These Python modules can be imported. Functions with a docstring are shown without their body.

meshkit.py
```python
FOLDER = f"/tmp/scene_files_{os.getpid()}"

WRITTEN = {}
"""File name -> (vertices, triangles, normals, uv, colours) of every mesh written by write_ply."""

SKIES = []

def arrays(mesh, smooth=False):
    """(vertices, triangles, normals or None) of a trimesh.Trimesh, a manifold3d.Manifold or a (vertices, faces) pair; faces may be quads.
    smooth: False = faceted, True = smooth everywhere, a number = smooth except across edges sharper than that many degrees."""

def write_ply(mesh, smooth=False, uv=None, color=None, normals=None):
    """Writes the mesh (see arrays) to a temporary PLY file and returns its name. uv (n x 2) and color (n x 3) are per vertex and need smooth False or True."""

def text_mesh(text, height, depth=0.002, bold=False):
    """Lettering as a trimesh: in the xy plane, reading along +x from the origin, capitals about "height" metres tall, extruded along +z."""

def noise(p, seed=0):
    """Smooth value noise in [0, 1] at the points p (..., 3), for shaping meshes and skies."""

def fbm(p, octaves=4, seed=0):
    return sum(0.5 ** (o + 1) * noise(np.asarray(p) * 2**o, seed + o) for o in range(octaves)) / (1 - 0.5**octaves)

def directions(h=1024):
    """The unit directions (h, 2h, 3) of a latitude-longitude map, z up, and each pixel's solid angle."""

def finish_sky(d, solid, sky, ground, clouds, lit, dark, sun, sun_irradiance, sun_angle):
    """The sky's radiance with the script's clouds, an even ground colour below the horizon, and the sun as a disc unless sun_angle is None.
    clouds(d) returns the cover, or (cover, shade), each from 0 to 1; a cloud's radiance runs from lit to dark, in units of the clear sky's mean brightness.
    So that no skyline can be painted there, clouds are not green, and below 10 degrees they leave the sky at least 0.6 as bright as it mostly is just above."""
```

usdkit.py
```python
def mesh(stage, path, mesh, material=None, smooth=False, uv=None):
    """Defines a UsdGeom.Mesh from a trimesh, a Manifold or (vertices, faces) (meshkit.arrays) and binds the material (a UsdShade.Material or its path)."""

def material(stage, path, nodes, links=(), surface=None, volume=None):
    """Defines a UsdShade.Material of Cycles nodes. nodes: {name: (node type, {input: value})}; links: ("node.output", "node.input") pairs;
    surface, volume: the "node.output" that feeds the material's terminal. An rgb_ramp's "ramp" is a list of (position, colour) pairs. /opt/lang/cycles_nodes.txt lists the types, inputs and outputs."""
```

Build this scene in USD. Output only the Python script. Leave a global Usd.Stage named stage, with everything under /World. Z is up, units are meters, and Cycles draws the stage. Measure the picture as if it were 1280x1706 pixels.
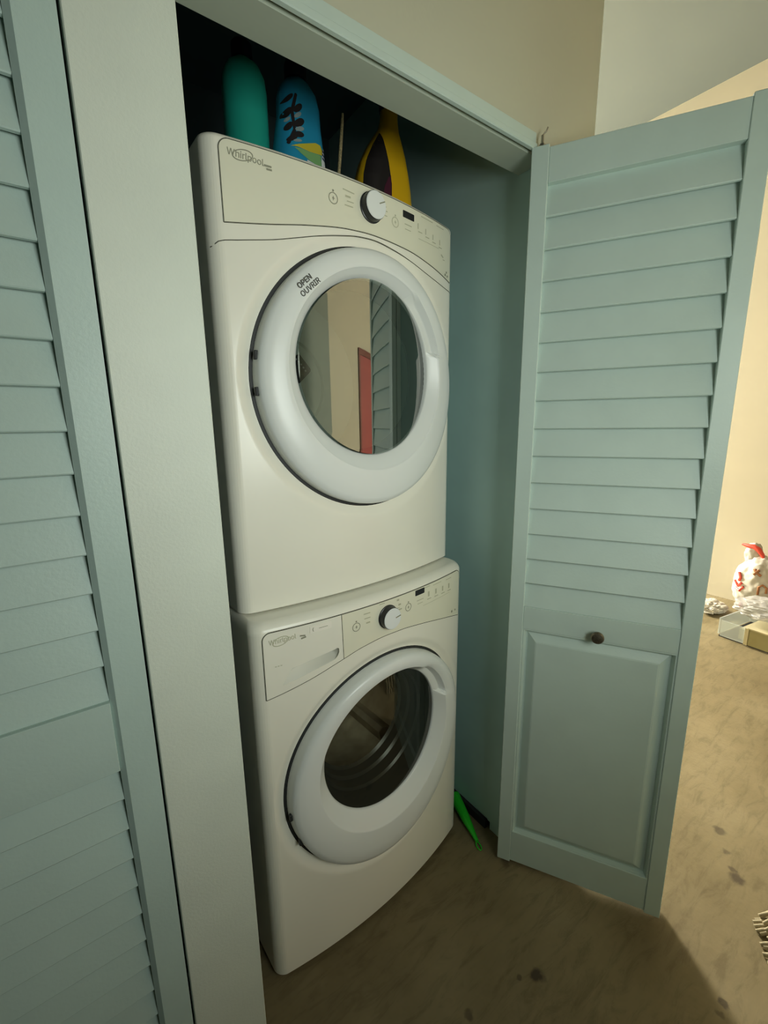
import math, random
import numpy as np, trimesh, usdkit, meshkit
import manifold3d as m3
from pxr import Usd, UsdGeom, UsdLux, UsdShade, Gf, Sdf
from shapely.geometry import Polygon, MultiPolygon, LineString, Point, box as sbox
from shapely.ops import unary_union
from shapely import affinity

random.seed(7); rng = np.random.default_rng(7)
stage = Usd.Stage.CreateInMemory()
UsdGeom.SetStageUpAxis(stage, UsdGeom.Tokens.z); UsdGeom.SetStageMetersPerUnit(stage, 1.0)
UsdGeom.Xform.Define(stage, '/World'); UsdGeom.Scope.Define(stage, '/World/Looks')

# ------------------------------------------------------------------ camera
F, YAW, PITCH, ROLL = 718.98, 0.624914, 0.201005, -0.012273
EYE = np.array([-0.184, -0.69935, 1.42793])
fwd = np.array([math.sin(YAW)*math.cos(PITCH), math.cos(YAW)*math.cos(PITCH), -math.sin(PITCH)])
rt = np.array([math.cos(YAW), -math.sin(YAW), 0.0]); up = np.cross(rt, fwd)
R_ = rt*math.cos(ROLL)+up*math.sin(ROLL); U_ = -rt*math.sin(ROLL)+up*math.cos(ROLL)
cam = UsdGeom.Camera.Define(stage, '/World/camera')
mat = Gf.Matrix4d(*[float(x) for x in (*R_, 0, *U_, 0, *(-fwd), 0, *EYE, 1)])
cam.AddTransformOp().Set(mat)
cam.CreateHorizontalApertureAttr(36.0); cam.CreateVerticalApertureAttr(36.0*1706/1280)
cam.CreateFocalLengthAttr(36.0*F/1280); cam.CreateClippingRangeAttr(Gf.Vec2f(0.02, 60))
EXPOSURE = 0.0
cam.CreateExposureAttr(EXPOSURE)

# ------------------------------------------------------------------ lights (daylight from the north window, added fill from the hall)
def rect_light(name, pos, look, w, h, power, color):
    """RectLight at pos shining towards pos + look."""
    l = UsdLux.RectLight.Define(stage, '/World/'+name)
    z = -np.array(look, float); z /= np.linalg.norm(z)
    u = np.array([0, 0, 1.0]) if abs(z[2]) < .9 else np.array([0, 1.0, 0])
    x = np.cross(u, z); x /= np.linalg.norm(x); y = np.cross(z, x)
    l.AddTransformOp().Set(Gf.Matrix4d(*[float(v) for v in (*x, 0, *y, 0, *z, 0, *pos, 1)]))
    l.CreateWidthAttr(w); l.CreateHeightAttr(h); l.CreateIntensityAttr(power); l.CreateColorAttr(Gf.Vec3f(*color))
    l.CreateNormalizeAttr(False)
    return l
rect_light('daylight_north', (3.56, 4.17, 2.0), (0, -1, -0.75), 0.75, 1.7, 190.0, (1.0, 0.96, 0.86))
rect_light('added_fill_hall', (0.28, -1.315, 1.50), (0, 1, 0), 0.56, 0.60, 11.4, (0.93, 1.0, 0.94))  # added fill lamp, unseen behind the camera, brightens the closet front

# ------------------------------------------------------------------ materials
LOOKS = '/World/Looks/'
def pbr(name, color, rough=0.5, metal=0.0, spec=0.5, noise=0.0, scale=30.0, bump=0.0, bscale=120.0, coat=0.0, trans=0.0):
    nodes = {'p': ('principled_bsdf', {'base_color': color, 'roughness': rough, 'metallic': metal, 'specular_ior_level': spec, 'coat_weight': coat, 'transmission_weight': trans})}
    links = []
    if noise or bump:
        nodes['g'] = ('geometry', {})
    if noise:
        c = np.array(color)
        nodes['n'] = ('noise_texture', {'scale': scale, 'detail': 4.0})
        nodes['r'] = ('rgb_ramp', {'ramp': [(0.3, tuple(c*(1-noise))), (0.7, tuple(np.minimum(c*(1+noise), 1)))]})
        links += [('g.position', 'n.vector'), ('n.fac', 'r.fac'), ('r.color', 'p.base_color')]
    if bump:
        nodes['n2'] = ('noise_texture', {'scale': bscale, 'detail': 3.0})
        nodes['b'] = ('bump', {'strength': bump, 'distance': 0.002})
        links += [('g.position', 'n2.vector'), ('n2.fac', 'b.height'), ('b.normal', 'p.normal')]
    return usdkit.material(stage, LOOKS+name, nodes, links, surface='p.BSDF')

M = {}
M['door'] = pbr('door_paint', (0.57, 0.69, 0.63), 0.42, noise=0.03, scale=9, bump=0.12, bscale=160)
M['doorshade'] = pbr('door_paint_shaded', (0.46, 0.58, 0.53), 0.42, noise=0.03, scale=9, bump=0.12, bscale=160)  # same door paint made darker: shade at the left edge put into the colour
M['under'] = pbr('header_paint_shaded', (0.42, 0.47, 0.39), 0.55, noise=0.03, scale=7)  # post paint made darker: shade under the header put into the colour
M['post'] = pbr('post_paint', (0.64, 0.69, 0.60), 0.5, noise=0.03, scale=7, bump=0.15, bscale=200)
M['closet'] = pbr('closet_paint', (0.48, 0.69, 0.67), 0.6, noise=0.05, scale=5, bump=0.15, bscale=90)
M['closetshade'] = pbr('closet_shade_paint', (0.11, 0.16, 0.17), 0.7)  # closet gloom put into the colour of back, left wall and top
M['matte'] = pbr('matte_white_plastic', (0.70, 0.70, 0.62), 0.6)
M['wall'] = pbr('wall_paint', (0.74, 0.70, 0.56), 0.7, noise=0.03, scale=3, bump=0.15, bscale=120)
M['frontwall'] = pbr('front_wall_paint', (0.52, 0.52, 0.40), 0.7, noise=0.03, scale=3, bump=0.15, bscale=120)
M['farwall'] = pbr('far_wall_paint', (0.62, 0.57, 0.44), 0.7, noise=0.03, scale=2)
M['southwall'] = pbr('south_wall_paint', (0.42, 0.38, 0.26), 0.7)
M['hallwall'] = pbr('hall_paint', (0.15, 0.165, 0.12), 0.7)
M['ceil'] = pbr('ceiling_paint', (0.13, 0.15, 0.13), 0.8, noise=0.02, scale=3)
M['trim'] = pbr('trim_paint', (0.52, 0.63, 0.57), 0.45, noise=0.03, scale=9)
M['white'] = pbr('appliance_enamel', (0.85, 0.835, 0.735), 0.28, spec=0.45, noise=0.02, scale=4)
M['panel'] = pbr('panel_plastic', (0.79, 0.78, 0.63), 0.42, noise=0.02, scale=5)
M['ring'] = pbr('door_plastic', (0.76, 0.79, 0.77), 0.30, spec=0.45)
M['seam'] = pbr('seam_grey', (0.13, 0.13, 0.10), 0.7)
M['print'] = pbr('print_grey', (0.30, 0.30, 0.22), 0.6)
M['dim'] = pbr('print_pale', (0.50, 0.50, 0.36), 0.6)
M['darkprint'] = pbr('print_dark', (0.08, 0.08, 0.07), 0.6)
M['drumgrey'] = pbr('drum_grey', (0.42, 0.50, 0.44), 0.5)
M['black'] = pbr('black_plastic', (0.012, 0.014, 0.018), 0.35)
M['gasket'] = pbr('rubber', (0.02, 0.022, 0.022), 0.6)
M['knobface'] = pbr('knob_silver', (0.78, 0.82, 0.82), 0.25)
M['steel'] = pbr('drum_steel', (0.55, 0.52, 0.43), 0.36, metal=0.7, noise=0.25, scale=14)
M['darksteel'] = pbr('dark_bowl', (0.09, 0.10, 0.095), 0.28, metal=0.3)
M['brass'] = pbr('knob_brass', (0.20, 0.17, 0.12), 0.32, metal=0.8, noise=0.3, scale=200)
M['metal'] = pbr('pin_metal', (0.45, 0.42, 0.35), 0.35, metal=0.9)
M['teal'] = pbr('teal_plastic', (0.015, 0.33, 0.25), 0.35)
M['blue'] = pbr('blue_plastic', (0.02, 0.27, 0.46), 0.3)
M['bluecap'] = pbr('dark_cap', (0.01, 0.012, 0.02), 0.4)
M['yellow'] = pbr('yellow_plastic', (0.78, 0.46, 0.01), 0.35)
M['maroon'] = pbr('maroon_label', (0.07, 0.012, 0.03), 0.5)
M['labeldark'] = pbr('label_black', (0.02, 0.016, 0.016), 0.5)
M['labelyellow'] = pbr('label_yellow', (0.62, 0.50, 0.04), 0.5)
M['labelgreen'] = pbr('label_green', (0.20, 0.42, 0.16), 0.5)
M['labelnavy'] = pbr('label_navy', (0.02, 0.03, 0.10), 0.5)
M['labelwhite'] = pbr('label_white', (0.75, 0.78, 0.80), 0.5)
M['labelpale'] = pbr('label_pale', (0.24, 0.32, 0.33), 0.5)
M['sticker'] = pbr('sticker_paper', (0.88, 0.85, 0.76), 0.5)
M['tan'] = pbr('tan_cord', (0.36, 0.29, 0.15), 0.7, noise=0.5, scale=260)
M['green'] = pbr('green_plastic', (0.02, 0.55, 0.02), 0.35)
M['red'] = pbr('red_paint', (0.30, 0.06, 0.05), 0.4, noise=0.06, scale=3)
M['redrim'] = pbr('red_rim', (0.13, 0.03, 0.015), 0.5)
M['base'] = pbr('dark_base', (0.02, 0.018, 0.02), 0.7)
M['bag'] = pbr('bag_white', (0.50, 0.46, 0.385), 0.4)
M['bagred'] = pbr('bag_red', (0.70, 0.07, 0.04), 0.4)
M['bagbrown'] = pbr('bag_brown', (0.34, 0.14, 0.05), 0.5)
M['bagtan'] = pbr('bag_tan', (0.62, 0.50, 0.30), 0.6)
M['boxtan'] = pbr('box_tan', (0.29, 0.25, 0.11), 0.6)
M['boxpale'] = pbr('box_pale', (0.48, 0.42, 0.25), 0.6)
M['mop'] = pbr('mop_cotton', (0.34, 0.285, 0.175), 0.9, noise=0.2, scale=150)
M['frame'] = pbr('window_frame', (0.7, 0.7, 0.66), 0.5)

def film(name, tint, gloss, mix):
    """thin clear plastic: transparent mixed with a white-ish glossy skin"""
    return usdkit.material(stage, LOOKS+name, {
        't': ('transparent_bsdf', {'color': tint}), 'p': ('principled_bsdf', {'base_color': gloss, 'roughness': 0.25}),
        'm': ('mix_closure', {'fac': mix})}, [('t.BSDF', 'm.closure1'), ('p.BSDF', 'm.closure2')], surface='m.closure')
M['film'] = film('clear_film', (0.95, 0.95, 0.93), (0.55, 0.53, 0.50), 0.5)
M['clearbin'] = film('clear_bin', (0.92, 0.95, 0.95), (0.8, 0.85, 0.85), 0.35)
def pane(name, tint, f0):
    return usdkit.material(stage, LOOKS+name, {
        't': ('transparent_bsdf', {'color': tint}), 'g': ('glossy_bsdf', {'color': (0.95, 0.97, 0.95), 'roughness': 0.012}),
        'l': ('fresnel', {'IOR': 1.5}), 'a': ('math', {'math_type': 'add', 'use_clamp': True, 'value2': f0}),
        'm': ('mix_closure', {})},
        [('l.fac', 'a.value1'), ('a.value', 'm.fac'), ('t.BSDF', 'm.closure1'), ('g.BSDF', 'm.closure2')], surface='m.closure')
M['dryerglass'] = pane('dryer_glass', (0.62, 0.66, 0.62), 0.30)
M['washerglass'] = pane('washer_glass', (0.72, 0.72, 0.66), 0.03)
M['pane'] = pane('window_pane', (0.95, 0.97, 0.95), 0.0)

# concrete floor with stains at their own places
def floor_material():
    nodes = {'g': ('geometry', {}),
        'n1': ('noise_texture', {'scale': 1.7, 'detail': 6.0, 'roughness': 0.6}),
        'r1': ('rgb_ramp', {'ramp': [(0.30, (0.15, 0.115, 0.056)), (0.52, (0.215, 0.172, 0.092)), (0.72, (0.275, 0.225, 0.13))]}),
        'mp': ('mapping', {'rotation': (0, 0, 0.5), 'scale': (3.2, 13.0, 1.0)}),
        'n2': ('noise_texture', {'scale': 2.3, 'detail': 8.0, 'roughness': 0.72, 'distortion': 0.6}),
        'r2': ('rgb_ramp', {'ramp': [(0.36, (0.70, 0.68, 0.63)), (0.50, (0.96, 0.95, 0.92)), (0.70, (1.06, 1.05, 1.0))]}),
        'mx': ('mix', {'mix_type': 'multiply', 'fac': 0.8}),
        'n3': ('noise_texture', {'scale': 60.0, 'detail': 3.0}),
        'b': ('bump', {'strength': 0.25, 'distance': 0.002}),
        'p': ('principled_bsdf', {'roughness': 0.55, 'specular_ior_level': 0.3})}
    links = [('g.position', 'n1.vector'), ('n1.fac', 'r1.fac'), ('g.position', 'mp.vector'), ('mp.vector', 'n2.vector'), ('n2.fac', 'r2.fac'),
             ('r1.color', 'mx.color1'), ('r2.color', 'mx.color2'), ('g.position', 'n3.vector'), ('n3.fac', 'b.height'), ('b.normal', 'p.normal')]
    nodes['nw'] = ('noise_texture', {'scale': 45.0, 'detail': 2.0}); links.append(('g.position', 'nw.vector'))
    nodes['wm'] = ('vector_math', {'vector_math_type': 'multiply_add', 'vector2': (0.02, 0.02, 0.0)}) if False else ('vector_math', {'math_type': 'scale', 'scale': 0.024})
    links.append(('nw.color', 'wm.vector1'))
    nodes['wp'] = ('vector_math', {'math_type': 'add'}); links += [('g.position', 'wp.vector1'), ('wm.vector', 'wp.vector2')]
    last = 'mx.color'
    # x, y, radius, strength : spill marks on the concrete
    for i, (x, y, r, s) in enumerate([(0.639, -0.221, 0.017, 0.85), (0.60, -0.195, 0.006, 0.6), (1.362, -0.451, 0.020, 0.75), (1.385, -0.43, 0.010, 0.6), (1.44, -0.40, 0.012, 0.5),
                       (1.513, -0.358, 0.018, 0.6), (0.815, 0.02, 0.016, 0.5), (0.965, -0.53, 0.010, 0.7), (0.935, -0.535, 0.009, 0.5), (0.44, -0.17, 0.011, 0.6), (0.50, -0.26, 0.012, 0.6), (0.69, -0.40, 0.013, 0.6)]):
        d, m_, x_ = f'sd{i}', f'sr{i}', f'sm{i}'
        nodes[d] = ('vector_math', {'math_type': 'distance', 'vector2': (x+0.012, y+0.012, 0.012)})
        nodes[m_] = ('map_range', {'range_type': 'smoothstep', 'from_min': r*0.55, 'from_max': r*1.35, 'to_min': s, 'to_max': 0.0, 'clamp': True})
        nodes[x_] = ('mix', {'mix_type': 'mix', 'color2': (0.045, 0.032, 0.022)})
        links += [('wp.vector', d+'.vector1'), (d+'.value', m_+'.value'), (m_+'.result', x_+'.fac'), (last, x_+'.color1')]
        last = x_+'.color'
    links.append((last, 'p.base_color'))
    return usdkit.material(stage, LOOKS+'concrete', nodes, links, surface='p.BSDF')
M['floor'] = floor_material()

# ------------------------------------------------------------------ helpers
used = {}
def numbered(parent, name):
    k = (str(parent), name); n = used.get(k, -1)+1; used[k] = n
    return name if n == 0 else f'{name}_{n:03d}'
def pth(parent):
    return '/World' if parent is None else str(parent.GetPath())
def data(prim, label=None, category=None, group=None, kind=None):
    for k, v in (('label', label), ('category', category), ('group', group), ('kind', kind)):
        if v: prim.SetCustomDataByKey(k, v)
    return prim
def obj(name, mesh, m, parent=None, smooth=30, label=None, category=None, group=None, kind=None):
    base = pth(parent); n = numbered(base, name)
    p = usdkit.mesh(stage, base+'/'+n, mesh, M[m], smooth=smooth).GetPrim()
    return data(p, label, category, group, kind)
def thing(name, label=None, category=None, group=None, kind=None, loc=(0, 0, 0), rotz=0.0):
    n = numbered('/World', name)
    x = UsdGeom.Xform.Define(stage, '/World/'+n)
    x.AddTranslateOp().Set(Gf.Vec3d(*map(float, loc))); x.AddRotateZOp().Set(math.degrees(rotz))
    return data(x.GetPrim(), label, category, group, kind)
def cat(*ms):
    return trimesh.util.concatenate([m for m in ms])
def bx(x0, x1, y0, y1, z0, z1, ch=0.0):
    lo, hi = np.array([x0, y0, z0], float), np.array([x1, y1, z1], float)
    if ch <= 0:
        m = trimesh.creation.box(hi-lo); m.apply_translation((lo+hi)/2); return m
    pts = []
    for i in range(3):
        a = np.full(3, ch); a[i] = 0
        for sx in (0, 1):
            for sy in (0, 1):
                for sz in (0, 1):
                    s = np.array([sx, sy, sz]); pts.append(np.where(s == 0, lo+a, hi-a))
    return trimesh.Trimesh(np.array(pts)).convex_hull
def tube(pts, r, n=10, caps=True):
    pts = np.array(pts, float); r = np.broadcast_to(r, len(pts)); T = np.gradient(pts, axis=0)
    T /= np.linalg.norm(T, axis=1)[:, None]
    a = np.array([0, 0, 1.0]) if abs(T[0][2]) < .9 else np.array([1.0, 0, 0])
    V = []
    u = np.cross(T[0], a); u /= np.linalg.norm(u)
    for p, t, rr in zip(pts, T, r):
        u = u-t*(u@t); u /= np.linalg.norm(u); w = np.cross(t, u)
        th = np.arange(n)*2*math.pi/n
        V.append(p+rr*(np.cos(th)[:, None]*u+np.sin(th)[:, None]*w))
    V = np.vstack(V); Fc = []
    for i in range(len(pts)-1):
        for j in range(n):
            k = (j+1) % n; a_, b, c_, d = i*n+j, i*n+k, (i+1)*n+k, (i+1)*n+j
            Fc += [[a_, b, c_], [a_, c_, d]]
    if caps:
        c0, c1 = len(V), len(V)+1; V = np.vstack([V, pts[:1], pts[-1:]]); e = (len(pts)-1)*n
        for j in range(n):
            k = (j+1) % n; Fc += [[c0, k, j], [c1, e+j, e+k]]
    m = trimesh.Trimesh(V, Fc, process=False); m.fix_normals(); return m
def lathe(prof, n=48, axis='z'):
    """profile of (r, h): revolved about +z; axis 'y' turns h to -y (out of a front)"""
    prof = np.array(prof, float); th = np.arange(n)*2*math.pi/n; V = []
    for r, h in prof:
        V.append(np.stack([r*np.cos(th), r*np.sin(th), np.full(n, h)], 1))
    V = np.vstack(V); Fc = []
    for i in range(len(prof)-1):
        for j in range(n):
            k = (j+1) % n; a, b, c_, d = i*n+j, i*n+k, (i+1)*n+k, (i+1)*n+j
            Fc += [[a, b, c_], [a, c_, d]]
    m = trimesh.Trimesh(V, Fc, process=False)
    m.merge_vertices(); m.update_faces(m.nondegenerate_faces()); m.fix_normals()
    if axis == 'y':
        m.apply_transform(np.array([[1, 0, 0, 0], [0, 0, -1, 0], [0, 1, 0, 0], [0, 0, 0, 1.0]]))
    return m
def loft(rings, closed=True, cap0=False, cap1=False):
    rings = [np.array(r, float) for r in rings]; n = len(rings[0]); V = np.vstack(rings); Fc = []
    for i in range(len(rings)-1):
        for j in range(n if closed else n-1):
            k = (j+1) % n; a, b, c_, d = i*n+j, i*n+k, (i+1)*n+k, (i+1)*n+j
            Fc += [[a, b, c_], [a, c_, d]]
    for flag, i in ((cap0, 0), (cap1, len(rings)-1)):
        if flag:
            c_ = len(V); V = np.vstack([V, rings[i].mean(0)])
            for j in range(n):
                k = (j+1) % n; Fc.append([c_, i*n+k, i*n+j] if i == 0 else [c_, i*n+j, i*n+k])
    m = trimesh.Trimesh(V, Fc, process=False); return m
def rrect(hw, hd, r, n=6):
    p = []
    for cx, cy, a0 in ((hw-r, hd-r, 0), (-hw+r, hd-r, 90), (-hw+r, -hd+r, 180), (hw-r, -hd+r, 270)):
        for i in range(n+1):
            a = math.radians(a0+90*i/n); p.append((cx+r*math.cos(a), cy+r*math.sin(a)))
    return np.array(p)

# ------------------------------------------------------------------ room shell
YW, YB = 0.05, 0.133                     # front and back of the closet wall
HZ = 2.072                               # underside of the closet header
CZ = 3.83                                # loft ceiling
GAP, POST = -0.1234, 0.0131              # left and right edge of the post between the two closets
CORNER = 1.073                           # outside corner of the closet block
K = 'structure'
obj('floor', bx(-3.2, 4.2, -2.5, 4.4, -0.10, 0.0), 'floor', smooth=False, kind=K, label='stained yellow-brown concrete floor', category='floor')
obj('ceiling', bx(-3.2, 4.2, -2.5, 4.4, CZ, CZ+0.1), 'ceil', smooth=False, kind=K, label='plain pale ceiling high above the louvered door', category='ceiling')
# closet wall: header over the openings, the post, the piece left of the left door, the piece right of the opening
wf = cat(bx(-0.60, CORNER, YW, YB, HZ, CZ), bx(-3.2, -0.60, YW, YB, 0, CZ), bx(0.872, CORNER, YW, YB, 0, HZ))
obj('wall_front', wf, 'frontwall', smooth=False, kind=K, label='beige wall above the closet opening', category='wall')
obj('trim_1', bx(GAP, POST, YW, YB, 0, HZ, 0.0015), 'post', smooth=False, kind=K, label='wide flat painted post between the closed louvered door and the laundry closet', category='door post')
# underside board of the header (painted) and the lip of the door track
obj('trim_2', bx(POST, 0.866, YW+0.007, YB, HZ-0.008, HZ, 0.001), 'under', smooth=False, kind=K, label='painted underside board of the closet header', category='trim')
tr = cat(bx(POST-0.1, 0.812, YW-0.013, YW-0.001, HZ-0.008, HZ+0.006, 0.002), bx(POST-0.1, 0.812, YW-0.008, YW+0.0, HZ+0.006, HZ+0.030, 0.001))
obj('trim_3', tr, 'trim', smooth=False, kind=K, label='narrow painted track lip along the front of the closet header', category='trim')
# closet interior
obj('trim_5', bx(0.866, 0.872, YW, YB, 0, HZ), 'closet', smooth=False, kind=K, label='teal door jamb behind the left edge of the open louvered door', category='door jamb')
cl = bx(0.866, 0.876, YB, 1.12, 0.03, 2.6)
obj('wall_right', cl, 'closet', smooth=False, kind=K, label='shadowed teal closet side wall right of the washer and dryer', category='wall')
obj('wall_back', bx(-0.1, 0.876, 1.12, 1.14, 0, 2.6), 'closetshade', smooth=False, kind=K)
obj('wall_left', bx(-0.05, -0.03, YB, 1.12, 0, 2.6), 'closetshade', smooth=False, kind=K)
obj('trim_4', bx(-0.05, 0.876, YB, 1.12, 2.6, 2.62), 'closetshade', smooth=False, kind=K)
obj('base_strip_right', bx(0.852, 0.866, YB+0.01, 1.12, 0, 0.035, 0.002), 'base', smooth=False, kind=K, label='dark base strip along the closet side wall', category='base_strip')  # dark strip closing the gap at the foot of the side wall
# rest of the loft
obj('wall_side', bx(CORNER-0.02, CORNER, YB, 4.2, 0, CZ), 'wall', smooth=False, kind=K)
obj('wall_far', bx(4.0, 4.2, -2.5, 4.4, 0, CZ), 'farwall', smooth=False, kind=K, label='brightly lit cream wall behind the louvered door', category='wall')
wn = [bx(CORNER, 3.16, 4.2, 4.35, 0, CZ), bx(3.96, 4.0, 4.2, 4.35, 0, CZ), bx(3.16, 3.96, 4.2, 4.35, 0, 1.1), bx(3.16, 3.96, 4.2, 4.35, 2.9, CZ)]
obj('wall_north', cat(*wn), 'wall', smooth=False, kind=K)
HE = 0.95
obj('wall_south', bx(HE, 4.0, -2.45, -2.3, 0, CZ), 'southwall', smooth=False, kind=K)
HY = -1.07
HT = 0.26                                # hall wall thickened: the deep reveal narrows the added fill light
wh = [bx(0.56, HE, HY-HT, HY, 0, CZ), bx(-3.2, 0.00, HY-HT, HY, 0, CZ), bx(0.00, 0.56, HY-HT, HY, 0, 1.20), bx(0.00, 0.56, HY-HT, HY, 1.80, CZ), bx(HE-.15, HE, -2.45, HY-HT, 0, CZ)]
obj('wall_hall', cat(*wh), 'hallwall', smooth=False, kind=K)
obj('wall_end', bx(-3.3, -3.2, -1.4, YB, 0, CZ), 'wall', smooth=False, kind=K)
def window(n, x0, x1, y, z0, z1, face):
    t = thing(f'window_{n}', kind=K)
    f = 0.05
    fr = cat(bx(x0, x0+f, y-.03, y+.03, z0, z1), bx(x1-f, x1, y-.03, y+.03, z0, z1), bx(x0+f, x1-f, y-.03, y+.03, z0, z0+f), bx(x0+f, x1-f, y-.03, y+.03, z1-f, z1))
    obj('window_frame', fr, 'frame', t, smooth=False)
    obj('pane', bx(x0+f, x1-f, y-.003, y+.003, z0+f, z1-f), 'pane', t, smooth=False)
window(1, 3.16, 3.96, 4.25, 1.1, 2.9, -1)
window(2, 0.00, 0.56, -1.36, 1.20, 1.80, 1)  # added window, unseen, made up to house the hall fill lamp
# red door of the room, seen mirrored in the dryer glass
t = thing('door_3', kind=K, label='dark red door mirrored in the round dryer glass', category='door')
obj('panel', bx(2.56, 3.34, -2.3, -2.265, 0.0, 2.08, 0.003), 'red', t, smooth=False)
obj('door_frame', cat(bx(2.50, 2.56, -2.3, -2.25, 0, 2.14), bx(3.34, 3.40, -2.3, -2.25, 0, 2.14), bx(2.56, 3.34, -2.3, -2.25, 2.08, 2.14)), 'redrim', t, smooth=False)

# ------------------------------------------------------------------ louvered doors
def slat(s0, s1, z, pitch, n0, n1, th=0.006):
    """one tilted louver: lower front edge at (n0, z), upper back edge at (n1, z + pitch + 8 mm); s along the door, n out of its face"""
    a = np.array([n0, z]); b = np.array([n1, z+pitch+0.006]); d = (b-a)/np.linalg.norm(b-a); q = np.array([-d[1], d[0]])
    if q[0] > 0: q = -q
    c = 0.0015
    prof = [a+d*c, b, b+q*th, a+q*th, a+q*c]
    P = np.array([[s, p[0], p[1]] for s in (s0, s1) for p in prof])
    return trimesh.Trimesh(P).convex_hull
def place(m, o, e, nrm):
    """door coordinates (s, n, z) -> world"""
    m = m.copy(); v = m.vertices
    m.vertices = np.array(o)+v[:, :1]*np.array(e)+v[:, 1:2]*np.array(nrm)+v[:, 2:]*np.array([0, 0, 1.0])
    if np.linalg.det(np.array([e, nrm, [0, 0, 1.0]])) < 0: m.invert()
    return m
def raised_panel(s0, s1, z0, z1, ins, n_edge, n_low, n_field):
    def rect(i, n): return [(s0+i, n, z0+i), (s1-i, n, z0+i), (s1-i, n, z1-i), (s0+i, n, z1-i)]
    m = loft([rect(0, n_edge-0.012), rect(0, n_edge), rect(0.004, n_edge), rect(0.010, n_low), rect(0.014, n_low), rect(ins, n_field-0.001), rect(ins+0.004, n_field)], cap1=True)
    m.merge_vertices(); m.fix_normals(); return m

TH = 0.030
def leaf_parts(par, o, e, nrm, W, z0, z1, stile, slat_sets, rails, panel=None, mat='door', bevel=0.0, rail_in=0.002, rail_short=0.006, tilt=(-0.003, -0.0225)):
    put = lambda m: place(m, o, e, nrm)
    for s0, s1, inner in ((0, stile, 1), (W-stile, W, -1)):
        if bevel:
            c = bevel
            sec = [(s0, -TH), (s1, -TH), (s1, -c), (s1-c, 0), (s0, 0)] if inner > 0 else [(s0, -TH), (s1, -TH), (s1, 0), (s0+c, 0), (s0, -c)]
            P = np.array([[a, b, z] for z in (z0, z1) for a, b in sec]); m = trimesh.Trimesh(P).convex_hull
        else:
            m = bx(s0, s1, -TH, 0, z0, z1, 0.0015)
        obj('stile', put(m), mat, par, smooth=False)
    for (a, b) in rails:
        lo = a+(rail_short if abs(a-z0) < 1e-6 else 0); hi = b-(rail_short if abs(b-z1) < 1e-6 else 0)
        obj('rail', put(bx(stile, W-stile, -TH+0.002, -rail_in, lo, hi, 0.001)), mat, par, smooth=False)
    for z, p in slat_sets:
        obj('slat', put(slat(stile-0.002, W-stile+0.002, z, p, *tilt)), mat, par, smooth=False)
    if panel:
        obj('raised_panel', put(raised_panel(*panel)), mat, par, smooth=False)

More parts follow.
